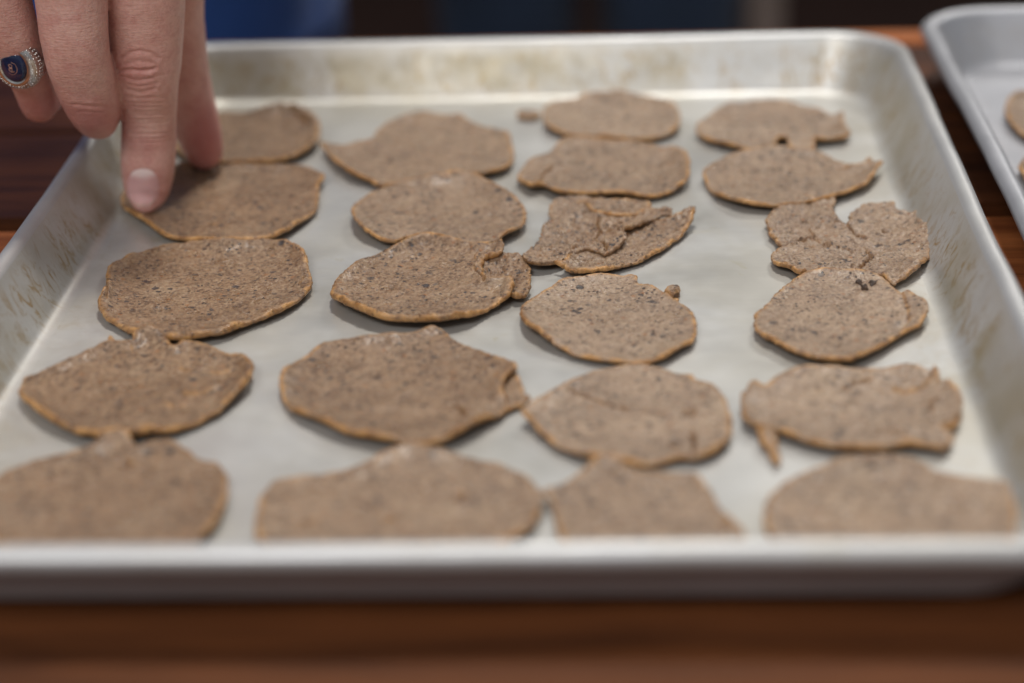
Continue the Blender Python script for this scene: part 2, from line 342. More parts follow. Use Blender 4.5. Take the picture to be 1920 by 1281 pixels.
# ------------------------------------------------------------ patties
PATTY_DATA={
 'G3':{'o':[(94,1902),(125,1960),(182,2025),(229,2081),(288,2102),(352,2127),(421,2128),(476,2123),(481,2070),(523,2044),(566,1988),(608,1921),(640,1879),(659,1826),(664,1757),(664,1679),(651,1602),(620,1571),(572,1508),(513,1463),(468,1454),(400,1476),(337,1499),(264,1543),(207,1599),(159,1660),(115,1728),(96,1809)],'f':[('bump',[(606,1875)],1.2,0.5)],'lift':1.6,'rim':0.2,'tone':0.9},
 'T':{'o':[(85,2296),(105,2236),(151,2231),(201,2255),(230,2290),(249,2336),(277,2348),(310,2367),(346,2345),(372,2324),(397,2343),(425,2373),(448,2435),(441,2491),(470,2527),(507,2586),(540,2634),(588,2668),(614,2652),(613,2710),(595,2740),(563,2727),(531,2765),(484,2826),(436,2851),(349,2870),(283,2893),(218,2883),(176,2825),(162,2751),(171,2700),(156,2657),(143,2579),(140,2509),(119,2428),(98,2375),(89,2328)],'f':[('crack',[(319,2466),(351,2438),(371,2397),(376,2354)],0.8,1.6),('crack',[(349,2719),(342,2619),(355,2520),(330,2452)],0.7,1.3),('crack',[(397,2532),(423,2490),(443,2462)],0.7,1.4),('crack',[(355,2520),(392,2532),(413,2602),(455,2614)],0.6,1.0),('crack',[(249,2358),(274,2400),(320,2412)],0.6,1.2),('hole',[(376,2383)],0.9,0.8,1.6),('hole',[(208,2589)],1.2,0.7,0.6),('hole',[(392,2603)],1.3,0.8,0.9),('hole',[(583,2702)],1.3,0.8,0.8),('hole',[(148,2325)],1.8,1.0,0.9),('bump',[(402,2436)],2.2,0.9),('bump',[(197,2390)],4,0.8),('bump',[(371,2417)],0.9,0.9),('bump',[(241,2827)],4,1.0)],'lift':1.8,'rim':0.1,'rough':0.5,'tone':0.3},
 'Tb':{'o':[(196,2240),(222,2209),(267,2173),(332,2181),(392,2211),(482,2279),(555,2361),(608,2453),(652,2536),(683,2599),(696,2681),(640,2661),(582,2654),(530,2665),(455,2619),(423,2536),(376,2456),(330,2430),(274,2419),(244,2366),(242,2309),(226,2241)],'f':[('lift',[(698,2719)],14,4.5),('lift',[(195,2258)],6,1.6)],'lift':0.9,'rim':0.1,'rough':0.3,'tone':0.3},
 'Tc':{'o':[(257,2828),(284,2853),(349,2859),(414,2855),(468,2846),(511,2831),(535,2812),(539,2764),(512,2743),(488,2701),(445,2702),(403,2704),(355,2728),(320,2759),(295,2819)],'f':[('bump',[(521,2815)],3,0.7)],'lift':0.5,'rim':0.1,'rough':0.25,'t':1.3,'za':0.0018,'tone':0.3},
 'H':{'o':[(948,2629),(971,2693),(1016,2764),(1062,2814),(1119,2856),(1161,2839),(1206,2860),(1222,2807),(1201,2756),(1206,2683),(1212,2614),(1235,2581),(1249,2639),(1264,2702),(1301,2759),(1347,2787),(1394,2785),(1429,2805),(1433,2732),(1473,2700),(1526,2705),(1539,2646),(1528,2495),(1529,2459),(1504,2353),(1455,2204),(1416,2134),(1376,2085),(1332,2042),(1321,2054),(1306,2109),(1274,2127),(1203,2139),(1129,2138),(1056,2138),(1026,2136),(995,2178),(977,2204),(950,2230),(944,2295),(967,2360),(995,2393),(974,2427),(955,2510)],'f':[('hole',[(1197,2595)],0.8,0.7,1.5),('hole',[(1363,2529)],1.0,0.9,2.2),('hole',[(1288,2456)],0.9,0.6,2),('hole',[(1264,2245)],1.0,1.0,2),('hole',[(1207,2221)],0.7,0.5,1),('hole',[(1086,2484)],0.6,0.5,1),('hole',[(1145,2407)],1.2,0.6,0.9),('hole',[(1092,2403)],1,0.7,0.9),('crack',[(1233,2566),(1252,2505),(1287,2449)],0.7,1.4),('crack',[(995,2393),(1063,2451),(1096,2477),(1132,2421),(1190,2399),(1235,2351)],0.6,0.9),('crack',[(1277,2362),(1289,2296),(1264,2245),(1231,2176),(1203,2145)],0.8,1.4),('crack',[(1098,2560),(1107,2490),(1129,2449)],0.6,0.7),('bump',[(1247,2554)],2,0.8),('bump',[(1355,2550)],2,0.9),('bump',[(994,2360)],2.2,0.7),('lift',[(1535,2529)],10,3.2),('lift',[(1419,2188)],9,2.2),('lift',[(1233,2566)],5,-0.6)],'lift':1.1,'rim':0.1,'rough':0.38,'tone':0.7},
 'G4':{'o':[(848,1738),(858,1817),(890,1874),(920,1956),(963,2027),(1007,2087),(1055,2129),(1114,2139),(1172,2131),(1230,2129),(1278,2115),(1307,2076),(1323,2015),(1346,1948),(1373,1959),(1386,1911),(1410,1881),(1418,1823),(1405,1766),(1382,1716),(1334,1668),(1297,1625),(1227,1541),(1157,1469),(1127,1444),(1070,1446),(1013,1463),(955,1517),(906,1582),(873,1632),(849,1682)],'f':[('bump',[(1218,2034)],0.9,2.0,1),('bump',[(1230,1994)],0.9,1.8,1),('bump',[(1262,2020)],1.5,2.2,1),('bump',[(1204,1932)],0.9,0.9,0.3),('bump',[(1217,1967)],1,1.2,0.5),('step',[(1308,1672),(1345,1749),(1353,1840),(1348,1945)],-0.9,4),('hole',[(1348,1766)],1.2,0.6,0.9)],'lift':1.7,'rim':0.2,'tone':0.85},
 'F1':{'o':[(-1329,1933),(-1335,2029),(-1341,2111),(-1372,2247),(-1369,2307),(-1336,2376),(-1273,2436),(-1196,2469),(-1114,2475),(-1012,2448),(-939,2468),(-852,2488),(-779,2462),(-717,2415),(-680,2343),(-657,2238),(-632,2153),(-629,2071),(-655,1975),(-685,1913),(-738,1845),(-799,1786),(-862,1713),(-937,1678),(-1022,1666),(-1117,1698),(-1174,1729),(-1240,1799),(-1291,1854)],'f':[('hole',[(-1003,2338)],1.9,0.6,2.4),('bump',[(-1022,2270)],1.4,0.6,0.6),('hole',[(-1020,2261)],1.0,0.5,0.7),('hole',[(-1121,1924)],1.1,1,1.3),('crack',[(-803,1966),(-781,1989),(-743,1976)],0.8,1.3),('bump',[(-776,1957)],2,0.7),('crack',[(-1346,2129),(-1316,2030),(-1305,1966)],0.7,0.8),('crack',[(-663,2189),(-674,2106)],0.6,0.6)],'lift':1.8,'rim':1.5,'tone':0.05},
 'G1':{'o':[(-1420,1279),(-1440,1400),(-1399,1426),(-1333,1479),(-1278,1555),(-1249,1619),(-1227,1631),(-1222,1665),(-1195,1628),(-1164,1629),(-1149,1633),(-1144,1671),(-1103,1693),(-1052,1674),(-1011,1607),(-995,1590),(-977,1625),(-897,1595),(-813,1536),(-753,1506),(-720,1436),(-714,1342),(-740,1250),(-777,1162),(-842,1076),(-910,1016),(-1000,988),(-1101,984),(-1190,1022),(-1269,1085),(-1350,1174)],'f':[('lift',[(-1102,1714)],9,4.5),('step',[(-1140,1599),(-1126,1563),(-1064,1561),(-1010,1602)],-1.0,4),('step',[(-958,1461),(-918,1442),(-897,1459)],1.0,3),('step',[(-855,1431),(-824,1423),(-796,1436)],1.0,3),('step',[(-919,1292),(-862,1271),(-825,1296)],1.3,4),('step',[(-951,1215),(-916,1188),(-898,1213)],0.8,3),('hole',[(-821,1342)],0.9,0.9,1.1)],'lift':1.6,'rim':0.9,'tone':0},
 'F2':{'o':[(-552,2007),(-552,2127),(-504,2209),(-500,2279),(-467,2309),(-415,2339),(-369,2378),(-339,2450),(-304,2485),(-248,2492),(-183,2460),(-106,2424),(-42,2398),(9,2423),(17,2323),(-12,2293),(-39,2278),(-47,2208),(-36,2124),(-7,2085),(34,2099),(64,2061),(60,1966),(30,1931),(-14,1875),(-78,1793),(-132,1761),(-199,1745),(-280,1756),(-363,1781),(-438,1839),(-504,1905),(-536,1949)],'f':[('hole',[(-37,2077)],0.8,0.6,1),('crack',[(-80,2200),(-52,2123),(-37,2077)],0.5,0.6),('bump',[(58,2074)],2.5,1.0),('bump',[(-140,1864)],3,0.9),('hole',[(-351,1942)],1.4,0.8,0.6),('bump',[(-263,2510)],5,0.8)],'lift':2.2,'rim':1.2,'rough':0.22,'tone':0.1},
 'F2b':{'o':[(-79,2374),(-41,2357),(9,2339),(46,2338),(90,2320),(111,2241),(117,2149),(115,1987),(74,1966),(37,2018),(-24,2064),(-71,2141),(-85,2280)],'f':[('hole',[(-11,2259)],0.7,0.6,1.0),('bump',[(74,1971)],1.0,0.8),('crack',[(-33,2213),(-7,2182),(17,2196)],0.5,0.7)],'lift':1.0,'rim':0.2,'rough':0.4,'tone':0.0},
 'G2':{'o':[(-628,1348),(-613,1442),(-568,1537),(-519,1615),(-401,1632),(-300,1649),(-247,1668),(-216,1704),(-177,1719),(-140,1701),(-112,1648),(-39,1582),(41,1501),(94,1423),(105,1363),(77,1319),(67,1258),(84,1169),(65,1114),(17,1050),(-34,984),(-92,942),(-168,931),(-278,952),(-376,991),(-463,1060),(-554,1148),(-600,1238)],'f':[('crack',[(-81,1194),(-53,1165),(-42,1119),(-53,1091)],1.1,1.2),('bump',[(-180,1714)],3,1.0),('bump',[(121,1242)],3,-0.8)],'lift':2.0,'rim':0.7,'tone':0.2},
 'G2b':{'o':[(38,1391),(69,1428),(96,1408),(108,1363),(133,1260),(150,1224),(97,1173),(57,1163),(21,1245)],'f':[],'lift':1.0,'rim':0.1,'rough':0.2,'tone':0.2},
 'I3':{'o':[(126,1107),(154,1160),(190,1227),(238,1303),(284,1363),(342,1407),(401,1428),(480,1439),(550,1415),(596,1382),(638,1372),(652,1332),(693,1292),(720,1231),(736,1163),(742,1065),(735,969),(719,923),(681,870),(633,840),(579,841),(518,812),(464,806),(418,837),(342,846),(284,877),(228,932),(186,996),(150,1061)],'f':[('crack',[(266,1287),(324,1239),(381,1191),(438,1152)],0.9,1.9),('crack',[(438,1152),(498,1134),(550,1112)],0.6,0.7),('hole',[(622,1139)],1.7,2.2,2.3),('hole',[(567,924)],1.7,1.6,1.0),('crack',[(620,986),(629,931),(623,870)],1.1,1.0),('step',[(627,978),(632,915),(626,854)],0.9,4)],'lift':1.4,'rim':0.3,'tone':1},
 'I4':{'o':[(775,1214),(791,1239),(810,1306),(830,1314),(853,1271),(885,1347),(944,1380),(1067,1403),(1203,1394),(1294,1403),(1352,1361),(1371,1387),(1380,1369),(1376,1292),(1402,1291),(1421,1199),(1409,1102),(1386,1024),(1340,1001),(1366,963),(1329,880),(1248,897),(1154,876),(1050,878),(969,910),(902,957),(863,1004),(813,1012),(773,1060)],'f':[('hole',[(1092,1274)],1.4,1,1.2),('crack',[(1118,1307),(1148,1315),(1173,1332)],0.9,1.1),('step',[(1378,1378),(1322,1277),(1268,1262),(1235,1288)],-1.6,5),('crack',[(1354,1193),(1330,1177),(1321,1113)],0.9,1.0),('crack',[(1147,991),(1192,1005),(1231,981)],1.2,0.9),('crack',[(1342,1010),(1383,1048),(1403,1087)],0.9,1.2),('hole',[(1013,1268)],1,0.8,0.8)],'lift':1.5,'rim':0.2,'tone':0.9},
 'J4':{'o':[(796,505),(805,586),(837,654),(897,730),(978,786),(1024,829),(1121,834),(1231,825),(1277,759),(1356,701),(1458,664),(1462,576),(1450,457),(1403,319),(1295,235),(1132,189),(948,215),(849,301),(800,414)],'f':[('bump',[(1155,767)],4,0.5)],'lift':1.4,'rim':0.2,'tone':0.8},
 'J3':{'o':[(202,647),(246,676),(297,730),(337,800),(382,836),(424,804),(456,764),(509,750),(589,740),(625,736),(658,655),(676,567),(707,495),(739,439),(728,371),(641,267),(464,217),(314,270),(257,404),(240,516),(223,603)],'f':[('bump',[(382,818)],4,0.8),('hole',[(692,473)],2,1.5,1)],'lift':1.4,'rim':0.2,'tone':0.7},
 'I2':{'o':[(-571,553),(-573,655),(-547,731),(-469,760),(-367,789),(-296,826),(-281,832),(-226,888),(-150,896),(-56,863),(53,813),(138,741),(185,673),(209,599),(191,485),(158,429),(51,322),(-166,272),(-363,301),(-511,356),(-556,439)],'f':[('hole',[(-26,642)],2,2.4,0.9),('hole',[(-208,523)],2.2,1.8,0.9),('bump',[(-320,768)],2.5,1.1),('bump',[(-522,591)],3,0.9),('hole',[(-434,509)],3,1.4,0.9)],'lift':1.6,'rim':0.5,'tone':0.5},
 'I1':{'o':[(-1334,759),(-1316,806),(-1242,875),(-1114,925),(-1095,980),(-1061,1003),(-1011,989),(-974,928),(-956,954),(-902,960),(-849,926),(-789,854),(-722,827),(-680,733),(-662,612),(-666,511),(-692,418),(-747,332),(-919,281),(-1123,310),(-1268,420),(-1332,593),(-1344,713)],'f':[('bump',[(-1082,599)],3,0.8),('bump',[(-1051,990)],4,1.2),('hole',[(-995,842)],2.5,2,0.8)],'lift':1.6,'rim':0.6,'tone':0.2},
 'E2':{'o':[(-570,2763),(-566,2852),(-527,2942),(-466,3002),(-410,3055),(-332,3067),(-249,3071),(-190,3116),(-139,3114),(-91,3064),(-31,2982),(29,2872),(77,2765),(83,2662),(73,2591),(28,2522),(-35,2442),(-91,2424),(-150,2446),(-232,2495),(-295,2502),(-335,2478),(-374,2455),(-429,2481),(-494,2550),(-542,2637)],'f':[('lift',[(-330,2536)],9,-1.6)],'lift':2.6,'rim':0.1,'tone':0.6},
 'D2':{'o':[(-790,3542),(-752,3523),(-678,3501),(-634,3534),(-582,3549),(-575,3675),(-546,3784),(-486,3856),(-402,3874),(-301,3842),(-241,3865),(-206,3803),(-154,3744),(-86,3704),(-28,3628),(-12,3537),(6,3397),(5,3279),(-20,3214),(-97,3152),(-198,3141),(-279,3096),(-377,3061),(-445,3064),(-495,3058),(-546,3108),(-614,3160),(-686,3279),(-750,3418)],'f':[],'lift':1.8,'rim':0.2,'tone':0.6},
 'E3':{'o':[(31,3098),(39,3178),(80,3292),(130,3357),(168,3423),(207,3526),(265,3549),(348,3527),(395,3499),(477,3503),(528,3457),(585,3394),(659,3364),(691,3295),(698,3195),(691,3067),(670,3005),(602,2930),(519,2888),(438,2907),(356,2911),(274,2930),(191,2941),(129,3006),(85,2992),(49,3049)],'f':[('bump',[(668,3284)],5,1.4),('crack',[(122,3027),(130,3146),(173,3242)],0.8,0.8),('hole',[(383,3150)],1.2,1.2,0.7)],'lift':1.8,'rim':0.2,'tone':0.7},
 'D3':{'o':[(107,3925),(111,3983),(159,4039),(234,4034),(295,4100),(383,4125),(445,4131),(507,4102),(569,4064),(629,3992),(667,3931),(680,3835),(672,3687),(637,3608),(559,3549),(442,3529),(324,3553),(235,3593),(162,3660),(118,3736)],'f':[],'lift':1.6,'rim':0.1,'tone':0.9},
 'D4':{'o':[(738,3668),(780,3792),(860,3917),(972,3977),(1073,3985),(1169,3926),(1253,3843),(1294,3763),(1345,3786),(1343,3685),(1356,3585),(1341,3513),(1250,3482),(1208,3472),(1193,3378),(1137,3362),(1092,3383),(1091,3466),(1069,3491),(1050,3445),(1041,3386),(943,3379),(867,3430),(791,3506),(743,3593)],'f':[('hole',[(1307,3653)],2.5,2,0.8)],'lift':1.6,'rim':0.1,'tone':0.9},
 'E4':{'o':[(742,3100),(770,3210),(844,3297),(940,3338),(1028,3369),(1114,3364),(1207,3360),(1261,3276),(1320,3183),(1361,3203),(1392,3270),(1405,3190),(1434,3178),(1398,3069),(1359,2985),(1300,2924),(1210,2845),(1110,2788),(1006,2762),(897,2777),(820,2841),(772,2927)],'f':[('hole',[(1280,3162)],2.6,1.4,0.8)],'lift':1.8,'rim':0.2,'tone':0.75},
 'D1':{'o':[(-814,3720),(-840,3850),(-914,3954),(-1003,3982),(-1078,3968),(-1194,3988),(-1318,3955),(-1422,3830),(-1434,3678),(-1388,3527),(-1298,3403),(-1165,3338),(-1042,3321),(-926,3350),(-841,3428),(-800,3546)],'f':[('crack',[(-1075,3992),(-996,3987),(-933,3904),(-876,3797)],1.6,1.2),('lift',[(-1026,4016)],10,2.5)],'lift':1.8,'rim':0.8,'tone':0.1},
 'E1':{'o':[(-1454,2863),(-1477,2948),(-1478,3077),(-1439,3185),(-1344,3229),(-1271,3260),(-1156,3285),(-995,3278),(-852,3283),(-784,3245),(-722,3164),(-729,3043),(-714,2957),(-710,2810),(-750,2671),(-807,2556),(-908,2502),(-1014,2487),(-1107,2520),(-1235,2573),(-1334,2695),(-1407,2789)],'f':[('lift',[(-1317,3286)],9,4.5),('bump',[(-1212,3157)],3,0.8),('hole',[(-1084,2708)],2.5,1,0.5)],'lift':1.6,'rim':0.6,'tone':0},
 'S1':{'o':[(2006,3785),(2043,3922),(2113,4003),(2222,4054),(2349,4025),(2435,3913),(2451,3740),(2375,3545),(2249,3443),(2122,3431),(2038,3480),(2001,3624)],'f':[],'lift':1.6,'rim':0.2,'tone':0.5},
 'S2':{'o':[(1938,3118),(1994,3246),(2104,3338),(2252,3362),(2380,3294),(2422,3130),(2342,2916),(2191,2801),(2038,2808),(1954,2922)],'f':[],'lift':1.6,'rim':0.2,'tone':0.5},
 'C1':{'o':[(-7,3913),(19,3954),(65,3937),(97,3893),(67,3860),(18,3870)],'f':[],'lift':0.3,'rim':0,'t':2.2,'tone':0.5},
 'C2':{'o':[(567,2014),(577,2057),(595,2074),(617,2065),(623,2031),(620,2001),(600,1989),(576,1990)],'f':[('bump',[(583,1994)],1,1.2),('bump',[(605,2006)],1,1.4,0.6)],'lift':0.2,'rim':0,'t':2.4,'tone':0.5},
 'C3':{'o':[(812,1014),(844,1027),(865,980),(864,890),(865,820),(845,833),(829,897),(814,949)],'f':[('bump',[(839,953)],3,1.2)],'lift':0.6,'rim':0,'t':2.0,'tone':0.5},
 'C4':{'o':[(597,1984),(610,1990),(619,1977),(614,1960),(599,1963)],'f':[],'lift':0.1,'rim':0,'t':1.2,'tone':0.5},
}
HAND={
 'index':[(-0.13426,0.27813,0.00739,0.00239,0.9),(-0.13472,0.28058,0.00794,0.00539,0.88),(-0.13463,0.28359,0.01084,0.0082,0.85),(-0.1338,0.28492,0.01714,0.00958,0.86),(-0.13235,0.28321,0.02512,0.01011,0.88),(-0.13113,0.28223,0.03234,0.01006,0.92),(-0.12964,0.27966,0.04085,0.00997,0.94),(-0.12835,0.27686,0.0489,0.01048,0.96),(-0.12697,0.2725,0.05833,0.01151,0.97),(-0.12567,0.2696,0.06616,0.01256,0.95),(-0.12436,0.26705,0.07474,0.01321,0.93),(-0.12254,0.26371,0.08627,0.0138,0.93),(-0.1209,0.26064,0.09844,0.01438,0.95),(-0.11945,0.25961,0.11262,0.0146,1.0),(-0.11971,0.26085,0.12241,0.01418,1.0)],
 'middle':[(-0.14842,0.27792,0.03953,0.00587,0.9),(-0.14677,0.2723,0.04387,0.00775,0.92),(-0.14545,0.26476,0.05122,0.00955,0.95),(-0.14502,0.258,0.06036,0.01055,0.95),(-0.14487,0.25308,0.06873,0.01099,0.95),(-0.1444,0.24884,0.07617,0.01125,0.95),(-0.14379,0.24638,0.08504,0.0117,0.95),(-0.14277,0.2448,0.09573,0.01214,0.95),(-0.14208,0.24352,0.10709,0.01293,0.97),(-0.14199,0.24387,0.11968,0.01391,1.0),(-0.14223,0.24563,0.12821,0.01387,1.0)],
 'middle_tip':[(-0.14858,0.27907,0.04202,0.00743,0.95),(-0.15094,0.29705,0.04059,0.0084,0.9),(-0.15256,0.31286,0.0439,0.00855,0.88),(-0.15302,0.32261,0.04827,0.00781,0.85),(-0.15266,0.3263,0.05139,0.00494,0.8)],
 'ring':[(-0.1705,0.28213,0.04428,0.00511,0.9),(-0.16894,0.27745,0.04827,0.00662,0.95),(-0.16792,0.27179,0.05496,0.00713,0.95),(-0.16762,0.2667,0.06296,0.00762,0.95),(-0.16794,0.26274,0.07108,0.00811,0.95),(-0.1684,0.25871,0.07908,0.00897,0.95),(-0.16947,0.25597,0.08755,0.01,0.95),(-0.1712,0.25392,0.09759,0.01138,0.97),(-0.17319,0.25333,0.1108,0.01347,1.0),(-0.17356,0.25494,0.12141,0.01341,1.0)],
 'ring_tip':[(-0.17047,0.28313,0.04642,0.00648,0.95),(-0.1721,0.30154,0.04582,0.00723,0.9),(-0.17228,0.31554,0.0498,0.00713,0.88),(-0.17169,0.32202,0.05414,0.00615,0.85),(-0.17131,0.32431,0.05663,0.0041,0.8)],
 'little':[(-0.20089,0.29234,0.05349,0.00515,0.9),(-0.19936,0.28667,0.05771,0.00609,0.95),(-0.1988,0.28169,0.06593,0.0066,0.95),(-0.19826,0.27569,0.07667,0.00709,0.95),(-0.19858,0.26994,0.08809,0.00794,0.95),(-0.20059,0.26637,0.10438,0.0108,1.0),(-0.20129,0.2673,0.11357,0.01113,1.0)],
 'little_tip':[(-0.20086,0.29318,0.05529,0.00595,0.95),(-0.20102,0.30783,0.05592,0.00625,0.9),(-0.20045,0.31861,0.05998,0.00571,0.88),(-0.20002,0.32212,0.06273,0.00368,0.8)],
 'thumb':[(-0.11951,0.32652,0.00617,0.00337,0.9),(-0.11971,0.3261,0.00767,0.00547,0.85),(-0.12021,0.32523,0.01177,0.00755,0.82),(-0.12139,0.32412,0.01903,0.00876,0.84),(-0.12254,0.32334,0.02697,0.00934,0.88),(-0.12344,0.32202,0.03609,0.00949,0.95),(-0.12407,0.3196,0.04757,0.00981,0.98),(-0.12403,0.31616,0.05914,0.01052,0.98),(-0.1233,0.31155,0.07285,0.01118,0.98),(-0.12127,0.30573,0.08853,0.01257,1.0),(-0.12074,0.30047,0.10561,0.01468,1.0),(-0.12213,0.2937,0.12445,0.01667,0.95),(-0.127,0.28807,0.14616,0.01765,0.9)],
 'index_meta':[(-0.12025,0.26051,0.11702,0.01458,1.0),(-0.12472,0.27259,0.13637,0.01611,1.0),(-0.1327,0.28873,0.16251,0.01694,1.0),(-0.14092,0.30761,0.18508,0.01714,0.95)],
 'middle_meta':[(-0.14231,0.24536,0.12292,0.01498,1.1),(-0.14368,0.26117,0.14276,0.01619,1.1),(-0.14428,0.28077,0.1659,0.01729,1.1),(-0.14607,0.30217,0.18593,0.01757,1.05)],
 'ring_meta':[(-0.17354,0.25463,0.116,0.0149,1.05),(-0.16981,0.26858,0.13831,0.01606,1.05),(-0.16153,0.2854,0.16383,0.01689,1.05),(-0.15587,0.30382,0.18599,0.01706,1.0)],
 'little_meta':[(-0.20077,0.26635,0.1091,0.013,1.1),(-0.19303,0.27809,0.13324,0.01523,1.1),(-0.17872,0.29286,0.16306,0.01672,1.05),(-0.16417,0.30658,0.18587,0.01676,1.0)],
 'palm':[(-0.15543,0.27568,0.10669,0.02439,0.45),(-0.15516,0.29465,0.13072,0.03316,0.42),(-0.15383,0.30833,0.15986,0.03221,0.42),(-0.15242,0.31544,0.18439,0.02826,0.45)],
 'forearm':[(-0.15035,0.30246,0.17527,0.02608,0.62),(-0.15119,0.31398,0.19532,0.02522,0.68),(-0.16082,0.35772,0.22397,0.02914,0.75),(-0.1839,0.45406,0.26761,0.03832,0.85),(-0.21863,0.5876,0.3214,0.0479,0.95),(-0.25495,0.72106,0.37525,0.05322,1.0)],
}
NAIL_C=(-0.1326, 0.27184, 0.01737)
NAIL_TOP=(-0.13185, 0.27298, 0.02445)
NAIL_BOT=(-0.13403, 0.27253, 0.00956)
RING_C=(-0.16634, 0.26409, 0.07142)
RING_AX=(-0.16637, 0.26829, 0.06383)
STONE_C=(-0.16843, 0.2551, 0.0678)
FINGER_PIP=(-0.12335, 0.25885, 0.0665)
FINGER_DIP=(-0.12833, 0.27079, 0.03589)
MID_CREASE=(-0.14261, 0.25253, 0.05542)
THUMB_IP=(-0.11709, 0.30566, 0.0476)
def seg_dist(P, A, B):
    """P (n,2); A,B (m,2) -> distance to nearest segment, its signed side"""
    d = B - A; L = (d ** 2).sum(1) + 1e-12
    best = np.full(len(P), 1e9); side = np.zeros(len(P))
    for i in range(len(A)):
        t = np.clip(((P - A[i]) @ d[i]) / L[i], 0, 1); q = A[i] + t[:, None] * d[i]
        v = P - q; r = np.hypot(v[:, 0], v[:, 1]); s = d[i, 0] * v[:, 1] - d[i, 1] * v[:, 0]
        m = r < best; best[m] = r[m]; side[m] = np.sign(s[m])
    return best, side
def inside(P, poly):
    x, y = P[:, 0], P[:, 1]; r = np.zeros(len(P), bool); n = len(poly); j = n - 1
    for i in range(n):
        xi, yi = poly[i]; xj, yj = poly[j]
        c = ((yi > y) != (yj > y)) & (x < (xj - xi) * (y - yi) / (yj - yi + 1e-12) + xi); r ^= c; j = i
    return r
def smooth_outline(P, step=.75, seed=0, jag=1.):
    """Catmull-Rom through the traced outline (mm), resampled, with a fine ragged edge"""
    n = len(P); out = []
    for i in range(n):
        p0, p1, p2, p3 = P[i - 1], P[i], P[(i + 1) % n], P[(i + 2) % n]
        L = np.linalg.norm(p2 - p1); m = max(2, int(L / step))
        for k in range(m):
            t = k / m
            cr = .5 * ((2 * p1) + (-p0 + p2) * t + (2 * p0 - 5 * p1 + 4 * p2 - p3) * t * t + (-p0 + 3 * p1 - 3 * p2 + p3) * t ** 3)
            out.append(.75 * cr + .25 * (p1 * (1 - t) + p2 * t))
    out = np.array(out); res = [out[0]]
    for p in out[1:]:
        if np.linalg.norm(p - res[-1]) > step * .6: res.append(p)
    res = np.array(res); nn = np.roll(res, -1, 0) - np.roll(res, 1, 0); nn = np.c_[nn[:, 1], -nn[:, 0]]; nn /= np.linalg.norm(nn, axis=1)[:, None] + 1e-9
    j = np.array([noise.noise((p[0] * .28, p[1] * .28, seed)) * .42 + noise.noise((p[0] * .85, p[1] * .85, seed + 5)) * .34 + noise.noise((p[0] * 2.1, p[1] * 2.1, seed + 5)) * .16 for p in res])
    return res + nn * j[:, None] * jag
PIECES = {}
